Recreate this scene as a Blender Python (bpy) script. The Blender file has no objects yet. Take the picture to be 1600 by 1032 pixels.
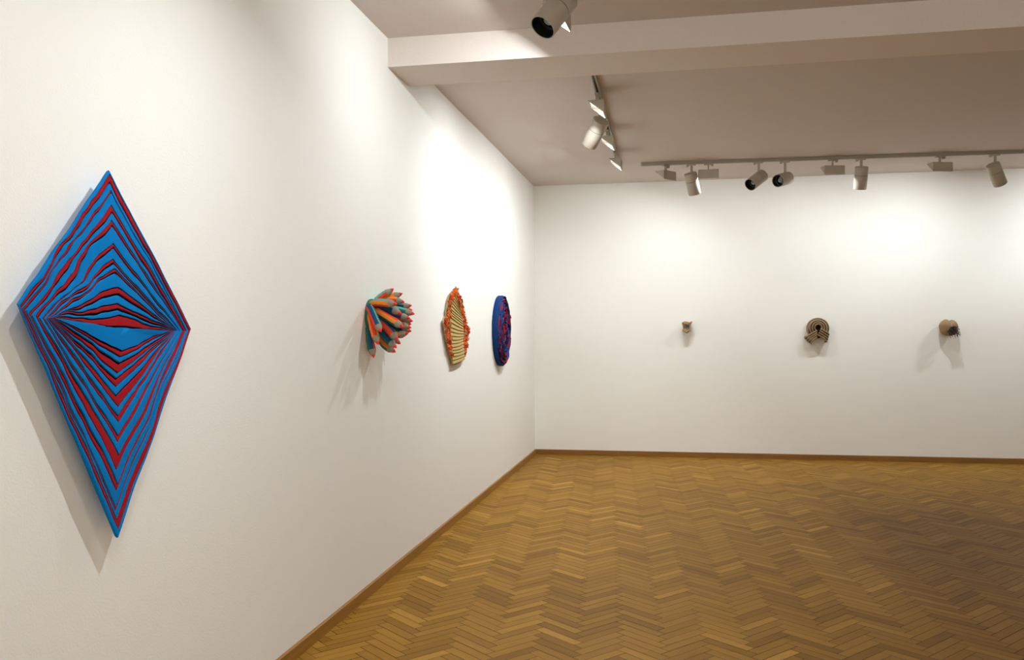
import bpy, math, random
from mathutils import Vector, Matrix, noise
PI = math.pi
C = bpy.context.scene.collection
sc = bpy.context.scene

# ------------------------------------------------------------------ room and camera measures (metres)
H = 3.333                      # ceiling height
D = 10.822                     # back wall
RX, RY = 8.6, -2.6             # right wall, rear wall
BY0, BY1, BZ = 5.2165, 5.6526, 3.154   # ceiling beam
CAM = Vector((1.7569, 0.0, 1.5))
CR = Vector((0.98260527, 0.18563365, -0.00519994))
CU = Vector((0.00579639, -0.00267044, 0.99997964))
CF = Vector((-0.18561599, 0.9826154, 0.0037))
FPX = 1378.28

def ray(x, y):
    return CF + CR * ((x - 799.71) / FPX) - CU * ((y - 516.47) / FPX)
def on(x, y, axis, v):          # point of a real plane (axis = v) measured in the photograph
    d = ray(x, y)
    return CAM + d * ((v - CAM[axis]) / d[axis])

# ------------------------------------------------------------------ materials
def srgb(r, g, b):
    f = lambda c: (c / 12.92 if c <= 0.04045 else ((c + 0.055) / 1.055) ** 2.4)
    return (f(r / 255), f(g / 255), f(b / 255), 1)
def mat(name, col, rough=0.6, metal=0.0, var=0.0, vscale=30, bump=0.0, bscale=200, sheen=0.0, spec=0.5, emit=None, estr=0, bdist=0.002):
    m = bpy.data.materials.new(name); m.use_nodes = True
    nt = m.node_tree; N = nt.nodes; L = nt.links
    b = N['Principled BSDF']
    b.inputs['Base Color'].default_value = col
    b.inputs['Roughness'].default_value = rough
    b.inputs['Metallic'].default_value = metal
    b.inputs['Specular IOR Level'].default_value = spec
    if sheen: b.inputs['Sheen Weight'].default_value = sheen
    if emit:
        b.inputs['Emission Color'].default_value = emit
        b.inputs['Emission Strength'].default_value = estr
    tc = N.new('ShaderNodeTexCoord')
    if var:
        n = N.new('ShaderNodeTexNoise'); n.inputs['Scale'].default_value = vscale; n.inputs['Detail'].default_value = 4
        L.new(tc.outputs['Object'], n.inputs['Vector'])
        mx = N.new('ShaderNodeMix'); mx.data_type = 'RGBA'
        mx.inputs['A'].default_value = tuple(c * (1 - var) for c in col[:3]) + (1,)
        mx.inputs['B'].default_value = tuple(min(1, c * (1 + var)) for c in col[:3]) + (1,)
        L.new(n.outputs['Fac'], mx.inputs['Factor']); L.new(mx.outputs['Result'], b.inputs['Base Color'])
    if bump:
        n2 = N.new('ShaderNodeTexNoise'); n2.inputs['Scale'].default_value = bscale; n2.inputs['Detail'].default_value = 3
        L.new(tc.outputs['Object'], n2.inputs['Vector'])
        bp = N.new('ShaderNodeBump'); bp.inputs['Strength'].default_value = bump; bp.inputs['Distance'].default_value = bdist
        L.new(n2.outputs['Fac'], bp.inputs['Height']); L.new(bp.outputs['Normal'], b.inputs['Normal'])
    return m

WALL = mat('wall_paint', (0.855, 0.855, 0.82, 1), 0.85, var=0.012, vscale=9, bump=0.35, bscale=140, spec=0.2)
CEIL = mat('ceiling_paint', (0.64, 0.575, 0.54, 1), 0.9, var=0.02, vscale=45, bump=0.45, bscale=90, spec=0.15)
GREY = mat('fixture_enamel', srgb(178, 170, 156), 0.42, var=0.02, vscale=20)
TRACK = mat('track_enamel', srgb(160, 152, 138), 0.4)
DARK = mat('black_groove', (0.006, 0.006, 0.006, 1), 0.6)
CHAN = mat('track_channel', (0.02, 0.02, 0.018, 1), 0.5)
BORE = mat('black_louvre', (0.004, 0.008, 0.006, 1), 0.35)
GLASS = mat('coated_lens', (0.0, 0.022, 0.012, 1), 0.08, spec=0.9)
REFL = mat('satin_reflector', (0.92, 0.92, 0.92, 1), 0.45)
BULB = mat('glowing_lamp', (1, 1, 1, 1), 0.5, emit=(1, 0.97, 0.9, 1), estr=90)
BULB0 = mat('unlit_lamp', (0.20, 0.22, 0.19, 1), 0.2, metal=0.6)

BLUE = mat('blue_felt', (0.0, 0.185, 0.52, 1), 0.9, var=0.06, vscale=14, bump=0.3, bscale=900, spec=0.1)
RED = mat('red_felt', (0.34, 0.009, 0.014, 1), 0.9, var=0.06, vscale=14, bump=0.3, bscale=900, spec=0.1)
FOLD_SHADE = mat('painted_fold_shade', (0.004, 0.003, 0.01, 1), 0.95, spec=0.05)  # near-black that paints in the shade between the felt folds
PINE = mat('stretcher_wood', srgb(170, 150, 110), 0.7, var=0.1)

# skirting board: brown varnished wood with a long grain
def wood(name, dark, light, axis, rough=0.45, scale=1.0):
    m = bpy.data.materials.new(name); m.use_nodes = True
    nt = m.node_tree; N = nt.nodes; L = nt.links; b = N['Principled BSDF']
    b.inputs['Roughness'].default_value = rough
    tc = N.new('ShaderNodeTexCoord'); mp = N.new('ShaderNodeMapping')
    s = [60 * scale] * 3; s[axis] = 2.5 * scale; mp.inputs['Scale'].default_value = s
    n = N.new('ShaderNodeTexNoise'); n.inputs['Scale'].default_value = 1; n.inputs['Detail'].default_value = 5
    r = N.new('ShaderNodeValToRGB'); r.color_ramp.elements[0].color = dark; r.color_ramp.elements[1].color = light
    r.color_ramp.elements[0].position = 0.3; r.color_ramp.elements[1].position = 0.7
    L.new(tc.outputs['Object'], mp.inputs['Vector']); L.new(mp.outputs['Vector'], n.inputs['Vector'])
    L.new(n.outputs['Fac'], r.inputs['Fac']); L.new(r.outputs['Color'], b.inputs['Base Color'])
    return m
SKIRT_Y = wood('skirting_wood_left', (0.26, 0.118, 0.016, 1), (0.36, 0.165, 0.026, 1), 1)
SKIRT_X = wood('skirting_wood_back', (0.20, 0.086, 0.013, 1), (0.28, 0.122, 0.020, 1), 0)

def parquet_mat():
    m = bpy.data.materials.new('oak_herringbone_parquet'); m.use_nodes = True
    nt = m.node_tree; N = nt.nodes; L = nt.links; b = N['Principled BSDF']
    at = N.new('ShaderNodeAttribute'); at.attribute_name = 'tone'; at.attribute_type = 'GEOMETRY'
    uv = N.new('ShaderNodeUVMap'); uv.uv_map = 'plank'
    mp = N.new('ShaderNodeMapping'); mp.inputs['Scale'].default_value = (5, 130, 1)
    n = N.new('ShaderNodeTexNoise'); n.inputs['Scale'].default_value = 1; n.inputs['Detail'].default_value = 4; n.inputs['Distortion'].default_value = 0.4
    r = N.new('ShaderNodeValToRGB'); e = r.color_ramp.elements
    e[0].position = 0.0; e[0].color = (0.16, 0.070, 0.007, 1)
    e[1].position = 1.0; e[1].color = (0.47, 0.252, 0.041, 1)
    k = e.new(0.35); k.color = (0.275, 0.134, 0.014, 1)
    k = e.new(0.7); k.color = (0.34, 0.178, 0.022, 1)
    L.new(uv.outputs['UV'], mp.inputs['Vector']); L.new(mp.outputs['Vector'], n.inputs['Vector'])
    L.new(at.outputs['Fac'], r.inputs['Fac'])
    hs = N.new('ShaderNodeHueSaturation'); mr = N.new('ShaderNodeMapRange')
    mr.inputs['From Min'].default_value = 0.25; mr.inputs['From Max'].default_value = 0.75
    mr.inputs['To Min'].default_value = 0.84; mr.inputs['To Max'].default_value = 1.14
    L.new(n.outputs['Fac'], mr.inputs['Value']); L.new(mr.outputs['Result'], hs.inputs['Value'])
    L.new(r.outputs['Color'], hs.inputs['Color'])
    # broad wear: large soft patches
    tc = N.new('ShaderNodeTexCoord'); n3 = N.new('ShaderNodeTexNoise'); n3.inputs['Scale'].default_value = 0.9; n3.inputs['Detail'].default_value = 2
    L.new(tc.outputs['Object'], n3.inputs['Vector'])
    hs2 = N.new('ShaderNodeHueSaturation'); mr2 = N.new('ShaderNodeMapRange'); mr2.inputs['To Min'].default_value = 0.86; mr2.inputs['To Max'].default_value = 1.12
    L.new(n3.outputs['Fac'], mr2.inputs['Value']); L.new(mr2.outputs['Result'], hs2.inputs['Value'])
    L.new(hs.outputs['Color'], hs2.inputs['Color']); L.new(hs2.outputs['Color'], b.inputs['Base Color'])
    b.inputs['Roughness'].default_value = 0.5; b.inputs['Specular IOR Level'].default_value = 0.10
    bp = N.new('ShaderNodeBump'); bp.inputs['Strength'].default_value = 0.08; bp.inputs['Distance'].default_value = 0.001
    L.new(n.outputs['Fac'], bp.inputs['Height']); L.new(bp.outputs['Normal'], b.inputs['Normal'])
    return m
OAK = parquet_mat()
GAP = mat('parquet_joint', (0.035, 0.016, 0.005, 1), 0.9)

# ------------------------------------------------------------------ mesh builder
class MB:
    def __init__(s): s.v = []; s.f = []; s.m = []
    def face(s, pts, mi=0):
        k = len(s.v); s.v += [tuple(p) for p in pts]; s.f.append(tuple(range(k, k + len(pts)))); s.m.append(mi)
    def grid(s, rows, mi=0, closed=False, mfun=None):
        k = len(s.v); n = len(rows[0])
        for r in rows: s.v += [tuple(p) for p in r]
        for i in range(len(rows) - 1):
            for j in range(n if closed else n - 1):
                j2 = (j + 1) % n
                s.f.append((k + i * n + j, k + i * n + j2, k + (i + 1) * n + j2, k + (i + 1) * n + j))
                s.m.append(mfun(i, j) if mfun else mi)
    def cap(s, pts, mi=0): s.face(pts, mi)
    def box(s, x0, x1, y0, y1, z0, z1, mi=0, M=None):
        p = [Vector((x, y, z)) for x in (x0, x1) for y in (y0, y1) for z in (z0, z1)]
        if M: p = [M @ q for q in p]
        k = len(s.v); s.v += [tuple(q) for q in p]
        for f in ((0, 1, 3, 2), (4, 6, 7, 5), (0, 4, 5, 1), (2, 3, 7, 6), (0, 2, 6, 4), (1, 5, 7, 3)):
            s.f.append(tuple(k + i for i in f)); s.m.append(mi)
    def lathe(s, prof, M=None, n=32, mi=0, capa=True, capb=True, mfun=None):   # prof: (axial, radius), axis = +Z
        rows = []
        for a, r in prof:
            row = [Vector((r * math.cos(2 * PI * j / n), r * math.sin(2 * PI * j / n), a)) for j in range(n)]
            rows.append([M @ q for q in row] if M else row)
        s.grid(rows, mi, True, mfun)
        if capa: s.cap(list(reversed(rows[0])), mi)
        if capb: s.cap(rows[-1], mi)
    def tube(s, pts, rad, n=8, mi=0, flat=1.0, mfun=None, twist=0.0, up=None):
        pts = [Vector(p) for p in pts]; rows = []
        prev = None
        for i, p in enumerate(pts):
            t = (pts[min(i + 1, len(pts) - 1)] - pts[max(i - 1, 0)]).normalized()
            a = up if up is not None else (prev if prev is not None else (Vector((1, 0, 0)) if abs(t.x) < 0.9 else Vector((0, 1, 0))))
            nrm = (a - t * a.dot(t)).normalized(); prev = nrm
            b = t.cross(nrm); r = rad[i] if isinstance(rad, (list, tuple)) else rad
            rows.append([p + nrm * (r * math.cos(twist + 2 * PI * j / n)) + b * (r * flat * math.sin(twist + 2 * PI * j / n)) for j in range(n)])
        s.grid(rows, mi, True, mfun)
        s.cap(list(reversed(rows[0])), mi); s.cap(rows[-1], mi)
        return rows
    def build(s, name, mats, parent=None, smooth=False, angle=None):
        me = bpy.data.meshes.new(name); me.from_pydata(s.v, [], s.f)
        for m in (mats if isinstance(mats, (list, tuple)) else [mats]): me.materials.append(m)
        me.polygons.foreach_set('material_index', s.m)
        me.update()
        import bmesh
        bm = bmesh.new(); bm.from_mesh(me)
        bmesh.ops.remove_doubles(bm, verts=bm.verts, dist=1e-5)
        bmesh.ops.recalc_face_normals(bm, faces=bm.faces)
        bm.to_mesh(me); bm.free()
        if smooth:
            me.polygons.foreach_set('use_smooth', [True] * len(me.polygons))
            me.set_sharp_from_angle(angle=math.radians(angle or 40))
        o = bpy.data.objects.new(name, me); C.objects.link(o)
        if parent: o.parent = parent
        return o

def tag(o, label, cat, group=None):
    o['label'] = label; o['category'] = cat
    if group: o['group'] = group
    return o
def empty(name, loc, rotz=0):
    o = bpy.data.objects.new(name, None); C.objects.link(o); o.location = loc; o.rotation_euler = (0, 0, rotz)
    o.empty_display_size = 0.1
    return o
def struct(o): o['kind'] = 'structure'; return o

# ------------------------------------------------------------------ room shell
def wallbox(name, *b, m=WALL):
    q = MB(); q.box(*b); return struct(q.build(name, m))
wallbox('wall_left', -0.2, 0, RY - 0.2, D + 0.2, -0.05, H + 0.2)
wallbox('wall_back', 0, RX + 0.2, D, D + 0.2, -0.05, H + 0.2)
wallbox('wall_right', RX, RX + 0.2, RY - 0.2, D, -0.05, H + 0.2)
wallbox('wall_front', 0, RX, RY - 0.2, RY, -0.05, H + 0.2)
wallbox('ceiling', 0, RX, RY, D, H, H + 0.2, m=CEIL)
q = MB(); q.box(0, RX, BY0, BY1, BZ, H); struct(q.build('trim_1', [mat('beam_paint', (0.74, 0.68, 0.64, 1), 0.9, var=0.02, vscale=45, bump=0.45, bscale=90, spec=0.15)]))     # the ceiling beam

# herringbone floor: one mesh, one quad per plank, each with its own tone
def clip(poly, axis, v, keep_gt):
    out = []
    for i in range(len(poly)):
        a, b = poly[i], poly[(i + 1) % len(poly)]
        ia = (a[0][axis] > v) == keep_gt; ib = (b[0][axis] > v) == keep_gt
        if ia: out.append(a)
        if ia != ib:
            t = (v - a[0][axis]) / (b[0][axis] - a[0][axis])
            out.append((tuple(a[0][k] + t * (b[0][k] - a[0][k]) for k in (0, 1)), tuple(a[1][k] + t * (b[1][k] - a[1][k]) for k in (0, 1))))
    return out
def build_floor():
    rnd = random.Random(5)
    n = 5; W = 0.40735 / math.sqrt(2) / n; g = 0.0013
    phi = math.radians(-4.475)
    al = Vector((math.sin(phi), math.cos(phi))); pe = Vector((al.y, -al.x))
    ex = (al + pe) / math.sqrt(2) * W; ey = (al - pe) / math.sqrt(2) * W     # lattice x and y
    s0 = 0.990 - (n - 0.5) * W / math.sqrt(2)
    org = pe * s0
    vs, fs, uvs, tones, mi = [], [], [], [], []
    for m in range(-16, 18):
        for i in range(-190, 260):
            for kind in (0, 1):
                if kind == 0: x0, x1, y0, y1 = i + 2 * n * m, i + n + 2 * n * m, i, i + 1
                else: x0, x1, y0, y1 = i + n + 2 * n * m, i + n + 1 + 2 * n * m, i + 1 - n, i + 1
                c = org + ex * ((x0 + x1) / 2) + ey * ((y0 + y1) / 2)
                if not (-0.3 < c.x < RX + 0.3 and RY - 0.3 < c.y < D + 0.3): continue
                gg = g / W; u0 = rnd.random() * 40; v0 = rnd.random() * 40
                jit = [(rnd.uniform(-0.4, 0.6) * gg) for _ in range(4)]
                cs = [(x0 + gg + jit[0], y0 + gg + jit[1]), (x1 - gg - jit[2], y0 + gg + jit[1]), (x1 - gg - jit[2], y1 - gg - jit[3]), (x0 + gg + jit[0], y1 - gg - jit[3])]
                poly = []
                for (a, b) in cs:
                    w = org + ex * a + ey * b
                    uv = ((a - x0) * W, (b - y0) * W) if kind == 0 else ((b - y0) * W, (a - x0) * W)
                    poly.append(((w.x, w.y), (uv[0] + u0, uv[1] + v0)))
                for ax, v, gt in ((0, 0.0, True), (0, RX, False), (1, RY, True), (1, D, False)):
                    poly = clip(poly, ax, v, gt)
                    if len(poly) < 3: break
                if len(poly) < 3: continue
                k = len(vs); dz = rnd.uniform(-0.0002, 0.0002)
                vs += [(p[0][0], p[0][1], dz) for p in poly]; fs.append(tuple(range(k, k + len(poly))))
                uvs += [p[1] for p in poly]
                t = min(0.95, max(0.22, rnd.gauss(0.5, 0.17))); tones.append(t); mi.append(0)
    k = len(vs); vs += [(0, RY, -0.0012), (RX, RY, -0.0012), (RX, D, -0.0012), (0, D, -0.0012)]
    fs.append((k, k + 1, k + 2, k + 3)); uvs += [(0, 0)] * 4; tones.append(0); mi.append(1)
    k = len(vs); vs += [(0, RY, -0.05), (RX, RY, -0.05), (RX, D, -0.05), (0, D, -0.05)]
    fs.append((k + 3, k + 2, k + 1, k)); uvs += [(0, 0)] * 4; tones.append(0); mi.append(1)
    me = bpy.data.meshes.new('floor'); me.from_pydata(vs, [], fs); me.update()
    me.materials.append(OAK); me.materials.append(GAP)
    me.polygons.foreach_set('material_index', mi)
    ul = me.uv_layers.new(name='plank')
    for poly in me.polygons:
        for li in poly.loop_indices: ul.data[li].uv = uvs[me.loops[li].vertex_index]
    a = me.attributes.new('tone', 'FLOAT', 'FACE'); a.data.foreach_set('value', tones)
    o = bpy.data.objects.new('floor', me); C.objects.link(o); struct(o)
build_floor()

# skirting boards in lengths with thin butt joints
BH, BT = 0.0636, 0.015
def skirt(name, axis, a0, a1, joints, m):
    q = MB(); cuts = [a0] + joints + [a1]
    for s, e in zip(cuts[:-1], cuts[1:]):
        prof = [(0.0, 0.0), (BT, 0.0), (BT, BH - 0.004), (BT - 0.004, BH), (0.0, BH)]
        rows = []
        for v in (s + 0.0006, e - 0.0006):
            if axis == 1: rows.append([(x, v, z) for x, z in prof])
            else: rows.append([(v, D - x, z) for x, z in prof])
        q.grid(rows, 0, True); q.cap(rows[0]); q.cap(rows[1])
    return struct(q.build(name, m))
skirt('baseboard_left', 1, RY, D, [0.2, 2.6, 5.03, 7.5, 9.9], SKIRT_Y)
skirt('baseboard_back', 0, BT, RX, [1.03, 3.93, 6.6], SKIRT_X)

# ------------------------------------------------------------------ track lighting
def aim(d):   # matrix whose +Z is d
    d = Vector(d).normalized(); return d.to_track_quat('Z', 'Y').to_matrix().to_4x4()

def track(loc, length, label, ends=True):
    t = empty('lighting_track', (loc[0], loc[1], loc[2] - 0.0004), loc[3])
    w, h = 0.018, 0.0344                # runs along local +X, hangs from z=0 down
    q = MB()
    prof = [(-w, 0), (w, 0), (w, -h), (0.008, -h), (0.008, -h + 0.012), (-0.008, -h + 0.012), (-0.008, -h), (-w, -h)]
    rows = [[(x, y, z) for y, z in prof] for x in (0, length)]
    q.grid(rows, 0, True); q.cap(rows[0]); q.cap(rows[1])
    q.build('profile', TRACK, t)
    q = MB(); q.box(0.02, length - 0.02, -0.0075, 0.0075, -h + 0.0095, -h + 0.0125); q.build('channel', CHAN, t)
    for x in (-0.012, length):
        q = MB(); q.box(x, x + 0.012, -w - 0.001, w + 0.001, -h - 0.001, 0); q.build('end_cap', GREY, t)
    tag(t, label, 'lighting track')
    return t

TH = 0.035
def adapter(parent, ang):            # in local coords: z=0 is the track underside
    q = MB(); M = Matrix.Rotation(ang, 4, 'Z')
    q.box(-0.055, 0.045, -0.014, 0.014, -0.016, 0.0, 0, M); q.box(-0.052, -0.03, -0.012, 0.012, -0.028, -0.016, 0, M)
    return q.build('track_adapter', GREY, parent)

def make_flood():
    t = empty('hanging_floodlight', (0, 0, 0))
    # local +X looks at the wall
    xb, xf, zt, zb, w, th = -0.058, 0.062, -0.072, -0.165, 0.105, 0.003
    q = MB()
    q.box(xb, xf, -w, w, zt, zt + th)                     # top plate
    q.box(xb, xb + th, -w, w, zb, zt)                     # back plate
    for s in (-1, 1):                                     # triangular cheeks
        y0, y1 = (s * w, s * (w - th))
        tri = [(xb, zt), (xf, zt), (xb, zb)]
        rows = [[(x, y, z) for x, z in tri] for y in (y0, y1)]
        q.grid(rows, 0, True); q.cap(rows[0]); q.cap(rows[1])
    q.build('housing', GREY, t)
    q = MB(); rows = []                                   # curved reflector
    for i in range(9):
        a = i / 8 * PI / 2
        x = xf - 0.012 - (xf - xb - 0.018) * math.sin(a) ; z = zb + 0.006 + (zt - zb - 0.010) * math.cos(a) ** 0.55 if i < 8 else zb + 0.006
        rows.append([(x, -w + 0.005, z), (x, w - 0.005, z)])
    q.grid(rows); q.build('reflector', REFL, t, True)
    q = MB(); q.lathe([(-0.06, 0.007), (0.06, 0.007)], Matrix.Translation((-0.026, 0, -0.09)) @ Matrix.Rotation(PI / 2, 4, 'X'), 10)
    q.build('lamp', BULB, t, True)
    q = MB(); q.box(-0.012, 0.012, -0.007, 0.007, zt + th - 0.002, -0.010); q.build('stem', GREY, t)
    ad = adapter(t, PI / 2)
    return t
def copy_tree(o, parent=None):
    c = o.copy(); C.objects.link(c); c.parent = parent
    for ch in list(o.children): copy_tree(ch, c)
    return c

def flood_lamp(o, power, tilt=-60, spread=150, col=(0.955, 1.0, 1.015)):
    l = bpy.data.lights.new('flood_glow', 'AREA'); l.shape = 'RECTANGLE'; l.size = 0.06; l.size_y = 0.018
    l.energy = power; l.color = col; l.spread = math.radians(spread)
    lo = bpy.data.objects.new('flood_glow', l); C.objects.link(lo); lo.parent = o
    lo.location = (-0.012, 0, -0.094)
    d = Vector((math.cos(math.radians(tilt)), 0, math.sin(math.radians(tilt)))); z = -d; x = Vector((0, 1, 0)); y = z.cross(x)
    lo.matrix_local = Matrix(((x.x, y.x, z.x, lo.location.x), (x.y, y.y, z.y, lo.location.y), (x.z, y.z, z.z, lo.location.z), (0, 0, 0, 1)))

proto_flood = make_flood()
used = [False]
FG = 'wedge floodlights on the ceiling tracks'
def flood(x, y, face, power, label, tilt=-60, spread=150):
    o = proto_flood if not used[0] else None
    if o is None:
        o = proto_flood.copy(); C.objects.link(o)
        for ch in [c for c in proto_flood.children if c.type == 'MESH']:
            c2 = ch.copy(); C.objects.link(c2); c2.parent = o
    used[0] = True
    o.location = (x, y, H - TH); o.rotation_euler = (0, 0, face)
    tag(o, label, 'floodlight', FG)
    flood_lamp(o, power, tilt, spread)
    return o

SG = 'cylinder spotlights on the ceiling tracks'
R0 = 0.0665
def spot(pivot, d, label, power=0, cone=50, open_=True, track_ang=0.0, tx=None):
    """pivot: point of the body the bracket holds; d: where it looks"""
    p = Vector(pivot); tx = tx or (p.x, p.y)
    t = empty('spotlight', (tx[0], tx[1], H - TH))
    off = p - t.location
    M = Matrix.Translation(off) @ aim(d)
    q = MB(); q.lathe([(-0.072, R0 - 0.010), (-0.072, R0 - 0.003), (-0.069, R0), (0.014, R0)], M, 40); q.build('rear_housing', GREY, t, True)
    q = MB(); q.lathe([(0.0135, R0 - 0.004), (0.0185, R0 - 0.004)], M, 40); q.build('joint_ring', DARK, t, True)
    q = MB(); n = 40
    q.lathe([(0.018, R0 - 0.002), (0.018, R0), (0.158, R0), (0.160, R0 - 0.001), (0.160, R0 - 0.004), (0.157, R0 - 0.005)], M, n, capa=True, capb=False)
    q.build('barrel', GREY, t, True)
    q = MB(); q.lathe([(0.157, R0 - 0.005), (0.098, R0 - 0.006), (0.095, R0 - 0.016)], M, n, capa=False, capb=False)
    bo = q.build('louvre', BORE, t, True)
    q = MB(); q.lathe([(0.0945, 0.0505), (0.097, 0.040), (0.0985, 0.02), (0.099, 0.001)], M, n, capa=True, capb=True)
    le = q.build('lens', GLASS, t, True)
    q = MB(); q.lathe([(0.098, 0.026), (0.110, 0.024), (0.110, 0.019), (0.103, 0.006), (0.103, 0.0005)], M, 24, capa=False)
    q.build('lamp', BULB0, t, True)
    # bracket: down from the track and into the side of the body
    q = MB(); x, y, z = off
    q.box(-0.013, 0.013, -0.008, 0.008, min(z * 0.55, z + 0.03), -0.012)
    A = Vector((0, 0, z * 0.5)); B = Vector((x, y, z)) + Vector((0, 0, 0.02))
    q.tube([A, A.lerp(B, 0.5), B], 0.011, 8, 0, 0.7)
    q.build('bracket', GREY, t)
    adapter(t, track_ang)
    tag(t, label, 'spotlight', SG)
    if power:
        l = bpy.data.lights.new('spot_glow', 'SPOT'); l.energy = power; l.spot_size = math.radians(cone); l.spot_blend = 0.9
        l.shadow_soft_size = 0.018; l.color = (0.955, 1.0, 0.985)
        lo = bpy.data.objects.new('spot_glow', l); C.objects.link(lo); lo.parent = t
        dd = Vector(d).normalized()
        lo.matrix_local = Matrix.Translation(off + dd * 0.135) @ (-dd).to_track_quat('Z', 'Y').to_matrix().to_4x4()
    return t

T1 = (1.181, 6.144); T1e = (1.132, 9.624)
a1 = math.atan2(T1e[1] - T1[1], T1e[0] - T1[0])
track((T1[0], T1[1], H, a1), math.dist(T1, T1e), 'short grey ceiling track beyond the beam, running along the left wall')
T2 = (1.381, 9.585); T2e = (8.2, 9.855)
a2 = math.atan2(T2e[1] - T2[1], T2e[0] - T2[0])
track((T2[0], T2[1], H, a2), math.dist(T2, T2e), 'long grey ceiling track running parallel to the back wall')
track((1.12, 0.4, H, PI / 2), 4.37, 'grey ceiling track on the near side of the beam, carrying the closest spotlight')

FP = 13
# floods on the left-wall tracks look at -X, those on the back track look at +Y
flood(1.167, 6.627, PI + 0.0, FP * 1.7, 'lit wedge floodlight nearest the beam on the short track', -64, 145)
flood(1.147, 7.842, PI, FP * 0.95, 'lit wedge floodlight half hidden behind the cylinder spotlight on the short track', -60, 150)
flood(1.152, 8.838, PI, FP * 1.0, 'lit wedge floodlight at the far end of the short track', -60, 150)
flood(1.13, 4.66, PI - 0.05, FP * 1.15, 'lit wedge floodlight partly hidden behind the closest cylinder spotlight', -55, 180)
for y, k in ((2.75, 1.1), (1.5, 0.5), (0.75, 0.2)):
    flood(1.12, y, PI, FP * k, 'wedge floodlight on the near track above the striped diamond', -74, 125)
flood(1.633, 9.595, PI / 2 + 0.95, FP * 0.95, 'wedge floodlight turned askew at the left end of the long track', -61, 150)
flood(2.079, 9.613, PI / 2 - 0.02, FP * 0.5, 'wedge floodlight seen square from behind, second from the left end of the long track', -61, 150)
flood(3.348, 9.663, PI / 2 + 0.22, FP * 0.5, 'wedge floodlight on the long track just left of the upright cylinder spotlight', -61, 150)
flood(4.402, 9.705, PI / 2 + 0.28, FP * 0.95, 'wedge floodlight on the long track just left of the rightmost spotlight', -61, 150)
flood(6.1, 9.77, PI / 2, FP * 1.25, 'wedge floodlight on the long track past the right edge of the picture', -61, 150)

track((1.2, -1.5, H, 0.0), 6.2, 'added unseen grey ceiling track behind the viewer, running along the front wall')  # unseen track, added to carry the fill floods
for x in (1.8, 3.3, 4.8, 6.3):  # added floods: ambient fill bounced off the front wall
    flood(x, -1.5, -PI / 2, FP * 3.6, 'added unseen fill floodlight washing the wall behind the viewer')

def dirv(r, u, f): return (CR * r + CU * u + CF * f).normalized()
def at_depth(x, y, z): return CAM + ray(x, y) * z
d = dirv(-0.52, -0.76, -0.38)
lens = at_depth(847.5, 43.5, 4.30); 
spot(lens - d * 0.160, d, 'large grey cylinder spotlight hanging closest, at the top edge of the picture', track_ang=PI / 2, tx=(1.12, (lens - d * 0.160).y))
d = dirv(-0.34, -0.66, 0.60)
pv = at_depth(939.5, 188.5, 6.95) + d * 0.072
spot(pv, d, 'pale grey cylinder spotlight on the short track, lit on its left side', 4, 60, track_ang=PI / 2, tx=(1.156, pv.y))
def tspot(x, dz, d, label, power=0, cone=55):
    y = 9.585 + (x - 1.381) * (9.855 - 9.585) / (8.2 - 1.381)
    return spot((x, y, H - TH - dz), d, label, power, cone)
tspot(1.905, 0.165, dirv(0.27, -0.90, 0.30), 'cylinder spotlight pointing down between the two leftmost floodlights of the long track', 9, 80)
tspot(2.600, 0.170, dirv(-0.70, -0.52, -0.48), 'dark-mouthed cylinder spotlight of the close pair, tilted down to the left')
tspot(2.868, 0.185, dirv(-0.68, -0.25, -0.69), 'dark-mouthed cylinder spotlight of the close pair, nearly level with its lamp showing')
tspot(3.632, 0.155, dirv(0.02, -0.95, 0.28), 'cylinder spotlight hanging straight down in the middle of the long track', 9, 80)
tspot(4.931, 0.165, dirv(0.50, -0.82, 0.28), 'rightmost cylinder spotlight in view, tilted down to the right', 9, 80)

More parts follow.
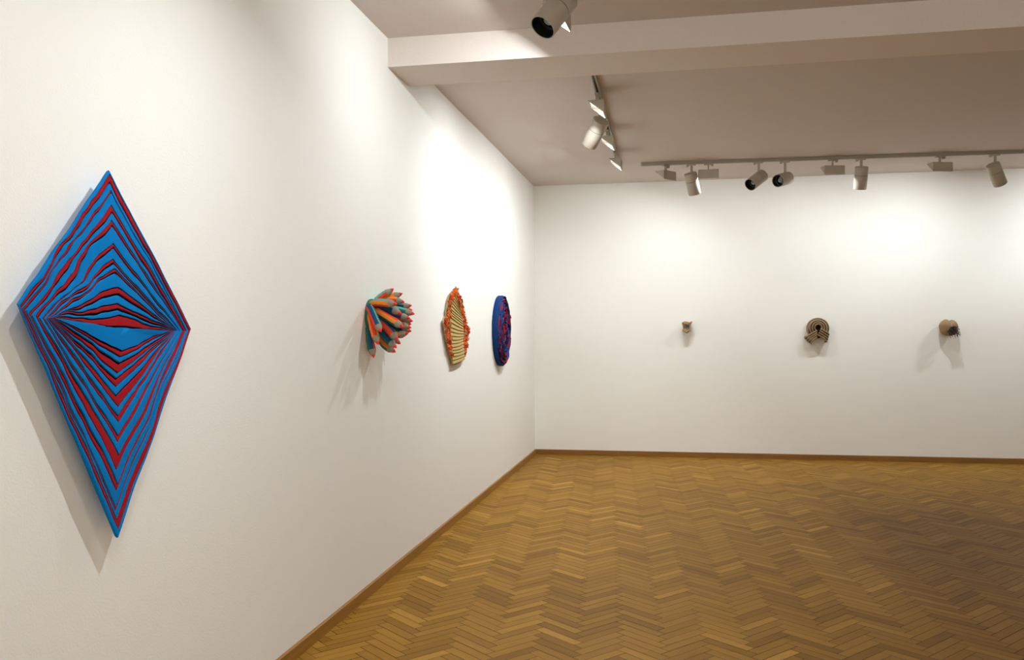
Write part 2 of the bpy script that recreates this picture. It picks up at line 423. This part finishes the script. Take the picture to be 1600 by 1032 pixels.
# ------------------------------------------------------------------ striped diamond relief
def diamond():
    S = 3.4412
    up = [(585.5, 90), (590, 115), (590, 160), (595, 200), (600, 213), (598, 280), (605, 320), (597, 362), (602, 392), (606, 487), (608, 510),
          (603, 570), (610, 595), (615, 622), (618, 645), (633, 723), (633, 762), (625, 810), (628, 842), (635, 872), (640, 938)]
    lo = [(498, 872), (500, 835), (493, 793), (487, 758), (487, 741), (490, 673), (497, 643), (490, 585), (503, 520), (497, 467), (498, 437),
          (503, 380), (500, 352), (503, 315), (492, 268), (493, 230), (493, 196), (500, 172), (505, 130), (508, 103), (513, 75)]
    lf = [(29.5, 475), (32, 480.5), (35, 481.5), (37, 483), (41, 484.5), (46, 492), (50, 493.5), (57, 494), (61, 497), (67, 498), (69, 498.5),
          (72.6, 498), (73.4, 498), (75, 497.4), (76, 497), (77, 496.6), (78, 496.4), (79, 496.1), (80, 496), (81.5, 496.3), (84, 497)]
    rt = [(299, 514), (298.4, 515), (294.5, 516.5), (290.4, 516.6), (290.0, 516.6), (289.6, 516.6), (285.2, 516.6), (284.6, 516.8), (284.2, 516.8), (279.4, 516.8), (278.8, 516.8),
          (275.2, 516.9), (274.8, 516.9), (273.4, 517), (273.0, 517), (272.2, 517), (271.7, 517), (271.1, 517), (270.2, 517), (269, 517), (266, 517.2)]
    X0 = 0.052
    P = lambda x, y: (lambda w: Vector((w.y, w.z)))(on(x, y, 0, X0))
    UP = [P(x / S, 240 + y / S) for x, y in up]
    LO = [P(x / 2.715, 520 + y / 2.715) for x, y in lo]
    LF = [P(*q) for q in lf]; RT = [P(*q) for q in rt]
    n = 46
    def side(a, b, k, sd, amp):
        out = []; dv = b - a; L = dv.length; nv = Vector((-dv.y, dv.x)) / L
        for i in range(n):
            t = i / n
            env = math.sin(PI * t) ** 0.6
            w = noise.noise(Vector((t * 7 * L + sd * 11.3, k * 0.23, sd))) * amp + noise.noise(Vector((t * 22 * L + sd * 5.1, k * 0.45, sd + 3))) * amp * 0.35
            out.append(a + dv * t + nv * (w * env))
        return out
    rings = []
    for k in range(21):
        a = [0.020, 0.008, 0.009, 0.009]
        s = 0.35 if k == 0 else 1.0
        bow = 0.0
        r = side(LF[k], UP[k], k, 1, a[0] * s) + side(UP[k], RT[k], k, 2, a[1] * s) + side(RT[k], LO[k], k, 3, a[2] * s) + side(LO[k], LF[k], k, 4, a[3] * s)
        rings.append(r)
    # neighbouring edges must never cross
    N = 4 * n
    cen = P(180, 512)
    t = empty('striped_diamond_relief', (0, 2.43, 1.45))
    loc = Vector((0, 2.43, 1.45))
    def bulge(p, k):
        return 0.002 * math.sin(p.x * 23 + p.y * 9) + 0.004 * noise.noise(Vector((p.x * 5, p.y * 5, 0.3)))
    q = MB()
    for k in range(20):
        wide = 0.0019
        m = 0 if k % 2 == 0 else 1                     # blue border first, then red
        rows = [[], [], [], [], []]
        for j in range(N):
            a, b = rings[k][j], rings[k + 1][j]
            dv = b - a; w = dv.length
            if w < 1e-6: dv = Vector((1e-6, 0)); w = 1e-6
            u = dv / w
            side_i = j // n
            g0 = min(0.0010, 0.16 * w); g1 = min(0.0048 if m == 1 else 0.0018, 0.38 * w)
            if k == 0: g0 = 0
            z = X0 + bulge(a, k)
            h = min(0.0034, 0.25 * w) * (1.0 if m == 0 else 0.8)
            pts = [(a + u * g0, -0.002), (a + u * (g0 + min(0.0018, 0.15 * w)), h * 0.75), (a + u * (w * 0.5), h), (b - u * (g1 + min(0.0018, 0.15 * w)), h * 0.8), (b - u * g1, -0.0025)]
            for r_, (p, hz) in enumerate(pts): rows[r_].append(Vector((z + hz, p.x, p.y)) - loc)
        q.grid(rows, m, True)
    # the flat blue lens in the middle
    c = [Vector((X0 + bulge(p, 20) + 0.002, p.x, p.y)) - loc for p in rings[20]]
    mid = [Vector((X0 + 0.006, cen.x + (p.x - cen.x) * 0.4, cen.y + (p.y - cen.y) * 0.4)) - loc for p in rings[20]]
    q.grid([c, mid], 0, True); q.cap(mid, 0)
    q.build('folded_felt', [BLUE, RED], t, True, 50)
    # near-black layer painting the shade in the grooves, and blue rim
    q = MB()
    e0 = [Vector((X0 - 0.0045 + bulge(p, 0), p.x, p.y)) - loc for p in rings[0]]
    c2 = [Vector((X0 - 0.0045 + bulge(rings[0][j] * 0.0 + rings[k][j], 0), rings[k][j].x, rings[k][j].y)) - loc for k in (20,) for j in range(N)]
    lay = [[Vector((X0 - 0.003 + bulge(rings[k][j], 0), rings[k][j].x, rings[k][j].y)) - loc for j in range(N)] for k in range(21)]
    q.grid(lay, 0, True); q.cap(lay[-1], 0)
    q.build('fold_shade_layer', FOLD_SHADE, t)
    q = MB()
    back = [Vector((X0 - 0.009, cen.x + (p.x - cen.x) * 0.993, cen.y + (p.y - cen.y) * 0.993)) - loc for p in rings[0]]
    rim = [Vector((X0 - 0.002 + bulge(p, 0), p.x, p.y)) - loc for p in rings[0]]
    q.grid([rim, back], 0, True); q.cap(back, 0)
    q.build('rim', BLUE, t, True, 50)
    # wooden frame behind, set in from the edge and touching the wall
    q = MB(); sc_ = lambda p, s: Vector((cen.x + (p.x - cen.x) * s, cen.y + (p.y - cen.y) * s))
    cor = [LF[0], UP[0], RT[0], LO[0]]
    rows = [[Vector((x, sc_(p, s).x, sc_(p, s).y)) - loc for p in cor] for x, s in ((0.0005, 0.72), (X0 - 0.0092, 0.72), (X0 - 0.0092, 0.62), (0.0005, 0.62), (0.0005, 0.72))]
    q.grid(rows, 0, True); q.build('hanging_frame', PINE, t)
    tag(t, 'large kite-shaped felt relief striped in concentric blue and red, nearest on the left wall', 'wall sculpture')
diamond()

# ------------------------------------------------------------------ bunch of giant soft pencils
PC = {'o': mat('orange_felt', (0.88, 0.26, 0.035, 1), 0.85, spec=0.2), 'r': mat('vermilion_felt', (0.78, 0.075, 0.03, 1), 0.85, spec=0.2),
      'b': mat('navy_felt', (0.016, 0.062, 0.165, 1), 0.85, spec=0.2), 'g': mat('green_felt', (0.025, 0.17, 0.105, 1), 0.85, spec=0.2),
      't': mat('teal_felt', (0.10, 0.40, 0.36, 1), 0.85, spec=0.2)}
CK = 'orbgt'
CONE = mat('grey_beige_felt', (0.30, 0.265, 0.20, 1), 0.9, var=0.1, vscale=60, spec=0.1)
TIP = mat('red_pencil_tip', (0.80, 0.03, 0.02, 1), 0.6, spec=0.3)
def pencils():
    loc = Vector((0, 4.86, 1.60))
    t = empty('pencil_bouquet', loc)
    Z = lambda x, y: (560 + x / 7.94, 440 + y / 7.94)
    # start, cone start, tip (7.94x crop), Y at the root, Y at the tip, three visible colours across the barrel
    L = [((200, 215), (365, 140), (440, 88), 4.93, 4.95, 'tro'), ((330, 220), (470, 175), (550, 148), 4.96, 5.00, 'oor'),
         ((250, 240), (500, 245), (575, 258), 4.95, 4.97, 'oro'), ((280, 260), (570, 310), (665, 298), 4.97, 5.02, 'tbr'),
         ((140, 245), (395, 275), (480, 285), 4.84, 4.72, 'tor'), ((300, 280), (560, 350), (672, 355), 4.98, 5.05, 'tgb'),
         ((290, 290), (600, 385), (700, 405), 4.94, 4.92, 'tgb'), ((230, 320), (450, 360), (540, 410), 4.88, 4.78, 'tbb'),
         ((260, 340), (550, 440), (645, 460), 4.93, 4.88, 'bbr'), ((300, 350), (590, 480), (678, 495), 4.97, 5.00, 'org'),
         ((280, 380), (570, 520), (660, 532), 4.97, 5.00, 'gbr'), ((200, 330), (485, 525), (560, 570), 4.85, 4.73, 'rog'),
         ((290, 400), (555, 555), (660, 575), 4.93, 4.92, 'orb'), ((280, 420), (570, 600), (662, 620), 4.96, 4.97, 'gbg'),
         ((270, 450), (545, 655), (625, 640), 4.92, 4.90, 'gor'), ((125, 280), (250, 565), (283, 628), 4.80, 4.68, 'tbr'),
         ((215, 450), (435, 665), (490, 730), 4.86, 4.76, 'brr'), ((250, 480), (445, 720), (525, 778), 4.92, 4.87, 'rbg'),
         ((200, 540), (410, 765), (475, 828), 4.87, 4.79, 'gbg'), ((200, 600), (385, 835), (465, 880), 4.90, 4.84, 'gog'),
         ((85, 350), (215, 690), (248, 788), 4.81, 4.72, 'oro'), ((60, 500), (175, 880), (193, 950), 4.80, 4.745, 'gbr'),
         ((220, 500), (480, 590), (600, 600), 5.00, 5.02, 'rog'), ((180, 420), (330, 620), (400, 700), 4.93, 4.90, 'gbo')]
    rt = 0.0225
    for i, (s, c, e, y0, y1, cols) in enumerate(L):
        S = on(*Z(*s), 1, y0); E = on(*Z(*e), 1, y1)
        # cone start lies on the way, a fixed 6.5 cm behind the tip
        Cg = on(*Z(*c), 1, y0 + (y1 - y0) * 0.8)
        dirc = (E - Cg).normalized(); Cc = E - dirc * max(0.048, min(0.062, (E - Cg).length))
        S.x = max(S.x, 0.028)
        root = Vector((0.004, 4.87 + (S.y - 4.87) * 0.7, 1.615 + (S.z - 1.615) * 0.55))
        ctrl = S.lerp(Cc, 0.45) + Vector((0.012, 0, 0.012))
        B = lambda u: root * (1 - u) ** 3 + S * 3 * u * (1 - u) ** 2 + (Cc - dirc * (Cc - S).length * 0.45) * 3 * u * u * (1 - u) + Cc * u ** 3
        pts = [B(k / 12) for k in range(13)]
        for p in pts[1:]: p.x = max(p.x, 0.024)
        mid = pts[8]; view = (CAM - mid)
        T = (pts[9] - pts[7]).normalized(); nv = (view - T * view.dot(T)).normalized()
        bb = T.cross(nv)
        # faces j=0..5, centre of face j at angle (j)*60 deg around nv
        imgup = CU if abs(T.dot(CU)) < 0.75 else -CR
        sgn = 1 if bb.dot(imgup) > 0 else -1
        rest = [k for k in CK if k not in cols] + list(cols)
        face = {0: cols[1], (1 if sgn > 0 else 5): cols[0], (5 if sgn > 0 else 1): cols[2], 2: rest[0], 3: rest[1], 4: rest[2]}
        q = MB(); rows = []
        sub = 3
        for k, p in enumerate(pts):
            Tk = (pts[min(k + 1, 12)] - pts[max(k - 1, 0)]).normalized()
            nk = (nv - Tk * nv.dot(Tk)).normalized(); bk = Tk.cross(nk)
            r = rt * (0.72 if k == 0 else 0.9 if k == 1 else 1.0 + 0.03 * math.sin(k * 2.1 + i))
            row = []
            for j in range(6):
                for m_ in range(sub):
                    a = (j - 0.5 + m_ / sub) * PI / 3
                    da = (m_ / sub - 0.5) * PI / 3
                    rr = r * (1.0 if m_ == 0 else 0.955 + 0.02)
                    row.append(p + nk * rr * math.cos(a) + bk * rr * math.sin(a))
            rows.append(row)
        q.grid(rows, 0, True, lambda a_, j_: CK.index(face[j_ // sub]))
        q.cap(list(reversed(rows[0])), 3); q.cap(rows[-1], CK.index(cols[1]))
        q.v = [tuple(Vector(v) - loc) for v in q.v]
        pe = q.build('pencil', [PC[k] for k in CK], t, True, 60)
        q = MB()
        Mx = Matrix.Translation(Cc - loc) @ aim(dirc)
        Ld = (E - Cc).length
        q.lathe([(-0.0005, rt * 0.99), (Ld * 0.18, rt * 0.93), (Ld * 0.62, rt * 0.52), (Ld * 0.66, rt * 0.44)], Mx, 14)
        q.build('sharpened_cone', CONE, pe, True, 70)
        q = MB(); q.lathe([(Ld * 0.61, rt * 0.50), (Ld * 0.66, rt * 0.52), (Ld * 0.85, rt * 0.27), (Ld * 1.0, 0.0008)], Mx, 12)
        q.build('lead_tip', TIP, pe, True, 70)
    q = MB(); q.lathe([(0.0, 0.10), (0.016, 0.10), (0.02, 0.09)], Matrix.Translation(Vector((0.0005, 0.02, 0.005))) @ Matrix.Rotation(PI / 2, 4, 'Y'), 24)
    q.build('wall_mount', PC['g'], t, True)
    tag(t, 'bunch of oversized striped pencils with red tips bursting out of the left wall', 'wall sculpture')
pencils()

# ------------------------------------------------------------------ cream ribbed relief with torn orange edge
CREAM = mat('cream_ribbed_cloth', (0.42, 0.315, 0.115, 1), 0.85, var=0.06, vscale=40, spec=0.15)
ORNG = mat('torn_orange_felt', (0.72, 0.13, 0.03, 1), 0.9, spec=0.1)
RUST = mat('torn_red_felt', (0.42, 0.035, 0.015, 1), 0.9, spec=0.1)
TAN = mat('unbleached_backing', (0.42, 0.35, 0.22, 1), 0.9, var=0.1, vscale=30, spec=0.1)
def ribbed():
    rnd = random.Random(3)
    S = 5.4333; loc = Vector((0, 6.65, 1.56))
    t = empty('ribbed_felt_art', loc)
    P = lambda x, y, X: on(670 + x / S, 430 + y / S, 0, X) - loc
    out = [(235, 98), (212, 118), (180, 160), (165, 200), (158, 250), (150, 300), (146, 345), (121, 388), (128, 440), (140, 510), (155, 575), (172, 650), (188, 710), (205, 768),
           (235, 762), (265, 745), (300, 722), (305, 690), (313, 650), (322, 600), (330, 540), (343, 470), (322, 410), (303, 345), (285, 275), (268, 215), (250, 150)]
    x1 = 0.022
    q = MB()
    fr = [P(x, y, x1) for x, y in out]
    cen = sum(fr, Vector()) / len(fr)
    bk = [Vector((0.0005, cen.y + (p.y - cen.y) * 0.94, cen.z + (p.z - cen.z) * 0.95)) for p in fr]
    q.grid([bk, fr], 0, True); q.cap(fr, 0); q.cap(list(reversed(bk)), 0)
    q.build('backing', TAN, t)
    # ribbed cream face between its left and right edges
    left = [(212, 172), (190, 220), (176, 290), (172, 340), (180, 450), (183, 540), (186, 620), (195, 680), (203, 764)]
    right = [(240, 215), (252, 262), (272, 320), (285, 375), (290, 440), (292, 500), (288, 560), (298, 640), (302, 718)]
    def lerp(tab, u):
        f = u * (len(tab) - 1); i = min(int(f), len(tab) - 2); f -= i
        return (tab[i][0] + (tab[i + 1][0] - tab[i][0]) * f, tab[i][1] + (tab[i + 1][1] - tab[i][1]) * f)
    nr = 24; per = 5; nu = 12
    q = MB(); rows = []
    for i in range(nr * per + 1):
        u = i / (nr * per); ph = (i % per) / per
        hgt = 0.009 * (ph ** 0.7) * (1 - 0.0 * ph) if i % per else 0.0
        a = lerp(left, max(0.0, (u - 0.17) / 0.83)); b = lerp(right, u)
        row = []
        for j in range(nu + 1):
            w = j / nu
            sag = 14 * math.sin(PI * w) * (1 - u * 0.3)
            x = a[0] + (b[0] - a[0]) * w; y = a[1] + (b[1] - a[1]) * w + sag * (0.6 if u > 0.03 and u < 0.95 else 0)
            row.append(P(x, y, 0.028) + Vector((hgt + 0.006 * math.sin(PI * w), 0, 0)))
        rows.append(row)
    q.grid(rows); q.grid([[v - Vector((0.014, 0, 0)) for v in r] for r in (rows[0], rows[-1])] and [rows[-1], [v - Vector((v.x - 0.021, 0, 0)) for v in rows[-1]]])
    q.grid([[r[0] for r in rows], [r[0] - Vector((r[0].x - 0.021, 0, 0)) for r in rows]]); q.grid([[r[-1] for r in rows], [r[-1] - Vector((r[-1].x - 0.021, 0, 0)) for r in rows]])
    q.grid([rows[0], [v - Vector((v.x - 0.021, 0, 0)) for v in rows[0]]])
    q.build('ribbed_panel', CREAM, t, True, 35)
    # torn felt fringe: ragged folded flaps set along both long edges
    q = MB()
    outL = [(235, 100), (205, 130), (176, 180), (158, 260), (150, 330), (124, 392), (135, 470), (146, 540), (160, 600), (178, 660), (196, 715)]
    inL = [(225, 165), (212, 172), (192, 215), (178, 290), (174, 340), (176, 400), (180, 450), (182, 520), (184, 580), (189, 640), (198, 700)]
    outR = [(236, 100), (248, 145), (264, 200), (280, 255), (295, 320), (314, 390), (340, 465), (332, 530), (322, 590), (312, 640), (303, 690)]
    inR = [(226, 165), (238, 205), (254, 262), (272, 315), (282, 370), (288, 430), (290, 490), (289, 545), (290, 600), (297, 650), (299, 690)]
    for (oo, ii, cnt) in ((outL, inL, 330), (outR, inR, 330)):
        for k in range(cnt):
            u = rnd.random(); w = rnd.random()
            a = lerp(oo, u); b = lerp(ii, u)
            if u > 0.85 and rnd.random() < 0.5: continue
            p = P(a[0] + (b[0] - a[0]) * w, a[1] + (b[1] - a[1]) * w, 0.021 + rnd.random() * 0.006)
            s = rnd.uniform(0.007, 0.017)
            ax = Vector((rnd.gauss(0, 0.3), rnd.gauss(0, 1), rnd.gauss(0, 1))).normalized()
            o_ = Vector((1, rnd.gauss(0, 0.5), rnd.gauss(0, 0.5))).normalized()
            mi = 0 if rnd.random() < 0.70 else (1 if rnd.random() < 0.6 else 2)
            c1 = p - ax * s; c2 = p + ax * s; th = ax.cross(o_).normalized() * 0.0022
            top1 = c1 + o_ * s * rnd.uniform(0.5, 1.3); top2 = c2 + o_ * s * rnd.uniform(0.3, 1.2); tm = p + o_ * s * rnd.uniform(0.6, 1.6) + th * 2
            rws = [[c1 - th, p - th, c2 - th], [top1 - th * 0.6, tm - th, top2 - th * 0.6], [top1 + th * 0.6, tm + th, top2 + th * 0.6], [c1 + th, p + th, c2 + th]]
            q.grid(rws, mi)
    q.build('torn_fringe', [ORNG, RUST, CREAM], t)
    tag(t, 'tall pointed cream ribbed relief with a torn orange edge on the left wall', 'wall sculpture')
ribbed()

# ------------------------------------------------------------------ round blue and red disc
BLU2 = mat('royal_blue_felt', (0.006, 0.038, 0.15, 1), 0.85, var=0.08, vscale=20, spec=0.15)
RED2 = mat('crimson_felt', (0.27, 0.008, 0.013, 1), 0.85, var=0.08, vscale=20, spec=0.15)
NAV = mat('deep_navy_felt', (0.004, 0.008, 0.035, 1), 0.9, spec=0.1)
def disc():
    rnd = random.Random(9); loc = Vector((0, 8.60, 1.530))
    t = empty('coiled_disc_art', loc)
    ry, rz = 0.335, 0.350; thick = 0.050; N = 96
    def edge(s, x):
        return [Vector((x, s * ry * math.cos(2 * PI * j / N) * (1 + 0.012 * math.sin(5 * 2 * PI * j / N)), s * rz * math.sin(2 * PI * j / N) * (1 + 0.01 * math.sin(3 * 2 * PI * j / N + 1)))) for j in range(N)]
    q = MB(); rows = [edge(0.985, 0.0005), edge(1.0, 0.008), edge(1.0, thick - 0.006), edge(0.985, thick), edge(0.90, thick)]
    q.grid(rows, 0, True); q.cap(rows[-1]); q.cap(rows[0]); q.build('rim', BLU2, t, True)
    q = MB()
    # the outermost folds: a red crescent along the left, blue elsewhere, then ragged coils round two centres
    def cord(cy, cz, ay, az, a0, a1, r, x, mi, wob, sd):
        pts = []; n = max(8, int(abs(a1 - a0) * max(ay, az) / 0.018))
        for k in range(n + 1):
            a = a0 + (a1 - a0) * k / n
            w = 1 + wob * noise.noise(Vector((math.cos(a) * 1.8, math.sin(a) * 1.8, sd)))
            y = cy + ay * math.cos(a) * w; z = cz + az * math.sin(a) * w
            dd = math.hypot(y / ry, z / rz)
            if dd > 0.965: y *= 0.965 / dd; z *= 0.965 / dd
            pts.append(Vector((x + 0.010 * noise.noise(Vector((y * 14, z * 14, sd))), y, z)))
        q.tube(pts, r, 6, mi, 0.62, up=Vector((1, 0, 0)))
    def mix(m0):
        u = rnd.random(); return m0 if u < 0.66 else (1 - m0 if u < 0.84 else 2)
    for k in range(13):
        s = 0.95 - k * 0.072
        for part in range(5):
            a0 = part * 2 * PI / 5 + rnd.uniform(-0.4, 0.4) + k
            am = (a0 + PI / 5) % (2 * PI)
            base = 1 if (k in (0, 1, 2) and PI * 0.70 < am < PI * 1.30) else (k % 2)
            if k <= 1 and (am < 0.5 or am > 5.6): base = 0
            cord(0, -0.01 * k / 3, ry * s, rz * s, a0, a0 + 2 * PI / 5 + rnd.uniform(0.1, 0.5), rnd.uniform(0.011, 0.015), thick - 0.002 + rnd.uniform(0, 0.006), mix(base), 0.10, k * 1.7 + part * 0.3)
    for (cy, cz, R) in ((0.02, 0.16, 0.10), (0.0, -0.15, 0.11), (-0.08, 0.02, 0.07), (0.12, -0.01, 0.07)):
        for k in range(5):
            s = R * (1 - k * 0.2); a0 = rnd.uniform(0, 6)
            cord(cy, cz, s, s * 1.15, a0, a0 + rnd.uniform(3.5, 6), rnd.uniform(0.008, 0.012), thick + 0.006 + rnd.uniform(0, 0.008), rnd.choice((0, 1, 1, 0, 2)), 0.25, k + cy * 50)
    for k in range(46):
        a = rnd.uniform(0, 2 * PI); s = rnd.uniform(0.1, 0.96)
        cord(ry * s * math.cos(a), rz * s * math.sin(a), rnd.uniform(0.012, 0.03), rnd.uniform(0.012, 0.03), 0, rnd.uniform(2, 5), 0.008, thick + 0.008 + rnd.uniform(0, 0.006), rnd.choice((0, 1, 1)), 0.3, k)
    q.build('felt_coils', [BLU2, RED2, NAV], t, True, 60)
    tag(t, 'round thick-rimmed disc of coiled blue and red felt, farthest piece on the left wall', 'wall sculpture')
disc()

# ------------------------------------------------------------------ small brown pieces on the back wall
BRN = mat('brown_felt', (0.27, 0.185, 0.10, 1), 0.9, var=0.18, vscale=30, spec=0.1)
BRN2 = mat('dark_brown_felt', (0.03, 0.018, 0.010, 1), 0.9, spec=0.1)
KHAKI = mat('khaki_leather', (0.36, 0.27, 0.13, 1), 0.6, var=0.15, vscale=30)
RUSSET = mat('russet_lining', (0.38, 0.11, 0.04, 1), 0.8)
SLATE = mat('slate_patch', (0.035, 0.055, 0.045, 1), 0.4)
BRIST = mat('black_bristle', (0.012, 0.014, 0.008, 1), 0.5)

def pouch():
    p0 = on(1072, 512, 1, D); loc = Vector((p0.x, D, p0.z)); t = empty('pouch_art', loc)
    U = 0.0078     # metres per photograph pixel at this wall
    def prism(name, out, y0, y1, m, back=1.0, front=0.93, parent=t, slope=0.0):
        cx = sum(p[0] for p in out) / len(out); cz = sum(p[1] for p in out) / len(out)
        ring = lambda k, y: [Vector(((cx + (x - cx) * k) * U, y - slope * (z - cz) * U, -(cz + (z - cz) * k) * U)) for x, z in out]
        q = MB(); rows = [ring(back, y0), ring(1.0, y0 + (y1 - y0) * 0.25), ring(1.0, y1 + 0.012), ring(front, y1)]
        q.grid(rows, 0, True); q.cap(rows[0]); q.cap(rows[-1])
        return q.build(name, m, parent, True, 35)
    prism('body', [(-5.0, -3), (5.4, -1.2), (6.0, 4.5), (1.2, 8.6), (-5.4, 5.4), (-4.2, 1.5)], -0.001, -0.125, KHAKI, 0.8, 0.86)
    prism('base_edge', [(-5.6, 5.0), (-4.9, 4.0), (1.1, 7.2), (5.6, 3.9), (6.2, 4.7), (1.3, 9.2)], -0.055, -0.118, BRN2, 1, 0.97)
    prism('flared_mouth', [(-6.6, -6.8), (-4.6, -8.6), (-1.0, -9.4), (2.6, -8.6), (5.0, -7.6), (9.2, -9.6), (8.6, -6.4), (6.4, -2.6), (4.8, 0.2), (-4.6, -1.0), (-5.8, -4.0)], -0.030, -0.140, KHAKI, 0.85, 0.9)
    prism('lining', [(-6.4, -6.6), (-4.8, -8.0), (-3.4, -7.0), (-3.8, -3.4), (-4.8, -2.2), (-5.7, -4.2)], -0.120, -0.146, RUSSET)
    prism('lining', [(2.4, -7.4), (4.6, -6.2), (7.8, -8.4), (6.0, -4.6), (3.4, -5.0)], -0.120, -0.145, RUSSET)
    prism('dark_patch', [(-3.4, -6.0), (-0.6, -5.0), (4.2, -4.2), (5.0, -1.6), (3.0, -0.2), (-1.4, -2.2), (-3.0, -3.6)], -0.120, -0.150, SLATE)
    tag(t, 'tiny khaki pouch-like piece with a dark patch, leftmost on the back wall', 'wall sculpture')
pouch()

def pretzel():
    p0 = on(1276, 517, 1, D); loc = Vector((p0.x, D, p0.z)); t = empty('felt_knot_art', loc)
    U = 0.00785   # metres per photo pixel here
    Pz = lambda x, z, y: Vector(((x - 600) / 12.9 * U, y, -(z - 470) / 12.9 * U))
    q = MB()
    for k, (r, m) in enumerate(((1.0, 0), (0.78, 0), (0.56, 0), (0.34, 0))):
        pts = []
        for i in range(33):
            a = math.radians(-55 + 290 * i / 32) if r > 0.3 else 2 * PI * i / 32
            pts.append(Pz(608 + 195 * r * math.cos(a), 430 - 190 * r * math.sin(a) - 6 * (1 - r) * 5, -0.05 - 0.05 * (1 - r) - 0.012 * math.sin(a * 2 + k)))
        q.tube(pts, 0.020, 10, m, 0.50, up=Vector((0, 1, 0)))
    q.build('coiled_loop', [BRN, BRN2], t, True, 60)
    for s, nm in ((-1, 'left'), (1, 'right')):
        q = MB()
        for k in range(4):
            if s < 0: a = (590 + 8 * k, 500 + 24 * k); b = (380 + 32 * k, 600 + 30 * k)
            else: a = (650 - 20 * k, 440 + 36 * k); b = (800 - 14 * k, 530 + 44 * k)
            if s < 0: a = (585 - 2 * k, 470 + 40 * k)
            mid = ((a[0] + b[0]) / 2, (a[1] + b[1]) / 2 - 14 + (0 if s < 0 else 10))
            pts = []
            for i in range(11):
                u = i / 10
                x = a[0] * (1 - u) ** 2 + 2 * mid[0] * u * (1 - u) + b[0] * u * u; z = a[1] * (1 - u) ** 2 + 2 * mid[1] * u * (1 - u) + b[1] * u * u
                pts.append(Pz(x, z, -0.105 + 0.045 * u ** 2 - 0.006 * k))
            pts.append(Pz(b[0] + s * -6, b[1] + 12, -0.02))
            q.tube(pts, 0.022, 10, 0, 0.42, up=Vector((0, 1, 0)))
        q.build('folded_end', [BRN, BRN2], t, True, 60)
    q = MB(); q.lathe([(0.0, 0.09), (0.03, 0.10), (0.05, 0.085), (0.06, 0.04)], Matrix.Translation((0.004, -0.0005, 0.01)) @ Matrix.Rotation(PI / 2, 4, 'X'), 24)
    q.build('core', BRN2, t, True)
    tag(t, 'brown felt strips coiled and folded into a knot, middle piece on the back wall', 'wall sculpture')
pretzel()

def fruit():
    p0 = on(1478, 512, 1, D); loc = Vector((p0.x, D, p0.z)); t = empty('gourd_art', loc)
    q = MB(); rows = []; n = 40; R = 0.105
    for i in range(21):
        th = PI * i / 20; row = []
        for j in range(n):
            ph = 2 * PI * j / n
            # axis of lobes points out of the wall (-y) and a little down-right
            r = R * (1 - 0.26 * math.exp(-((ph - PI / 2 + 0.1) / 0.20) ** 2) * math.sin(th) - 0.07 * math.exp(-((ph - 3.3) / 0.3) ** 2) * math.sin(th) - 0.12 * math.exp(-((th) / 0.5) ** 2))
            row.append(Vector((r * math.sin(th) * math.cos(ph) * 0.98, -R * 0.88 - 0.92 * r * math.cos(th), r * math.sin(th) * math.sin(ph) * 0.93)))
        rows.append(row)
    for r in rows:
        for v in r: v.y = min(v.y, -0.0005)
    q.grid(rows, 0, True); q.build('body', mat('ochre_gourd_skin', (0.27, 0.165, 0.075, 1), 0.6, var=0.25, vscale=14), t, True, 70)
    rnd = random.Random(4); q = MB()
    base = Vector((0.030, -0.168, -0.040))
    q.lathe([(-0.05, 0.02), (-0.02, 0.048), (0.005, 0.045), (0.02, 0.02)], Matrix.Translation(base) @ aim((0.35, -0.8, -0.35)), 16)
    for k in range(150):
        d_ = Vector((rnd.gauss(0.25, 0.5), rnd.gauss(-1.2, 0.3), rnd.gauss(-0.30, 0.5))).normalized()
        a = base + Vector((rnd.gauss(0, 0.026), rnd.gauss(0, 0.008), rnd.gauss(0, 0.022))); L = rnd.uniform(0.025, 0.055)
        q.tube([a, a + d_ * L * 0.6, a + d_ * L + Vector((0, 0, -0.006))], [0.0042, 0.003, 0.0006], 5, 0 if rnd.random() < 0.88 else 1)
    q.build('bristle_tuft', [BRIST, RUSSET], t)
    tag(t, 'round ochre gourd-like piece with a black bristle tuft, rightmost on the back wall', 'wall sculpture')
fruit()

# ------------------------------------------------------------------ camera, world, view
cam = bpy.data.cameras.new('camera'); co = bpy.data.objects.new('camera', cam); C.objects.link(co)
cam.sensor_fit = 'HORIZONTAL'; cam.sensor_width = 36; cam.lens = 36 * FPX / 1600
cam.shift_x = 0.29 / 1600; cam.shift_y = 0.47 / 1600
cam.clip_start = 0.05; cam.clip_end = 60
co.matrix_world = Matrix(((CR.x, CU.x, -CF.x, CAM.x), (CR.y, CU.y, -CF.y, CAM.y), (CR.z, CU.z, -CF.z, CAM.z), (0, 0, 0, 1)))
sc.camera = co
w = bpy.data.worlds.new('world'); sc.world = w; w.use_nodes = True
w.node_tree.nodes['Background'].inputs['Color'].default_value = (0.5, 0.5, 0.5, 1)
w.node_tree.nodes['Background'].inputs['Strength'].default_value = 0.0
vs = sc.view_settings; vs.view_transform = 'Standard'; vs.look = 'None'; vs.gamma = 1; vs.use_curve_mapping = False
vs.exposure = 0.10
sc.cycles.max_bounces = 10; sc.cycles.diffuse_bounces = 7
sc.cycles.use_denoising = True
sc.cycles.sample_clamp_indirect = 6
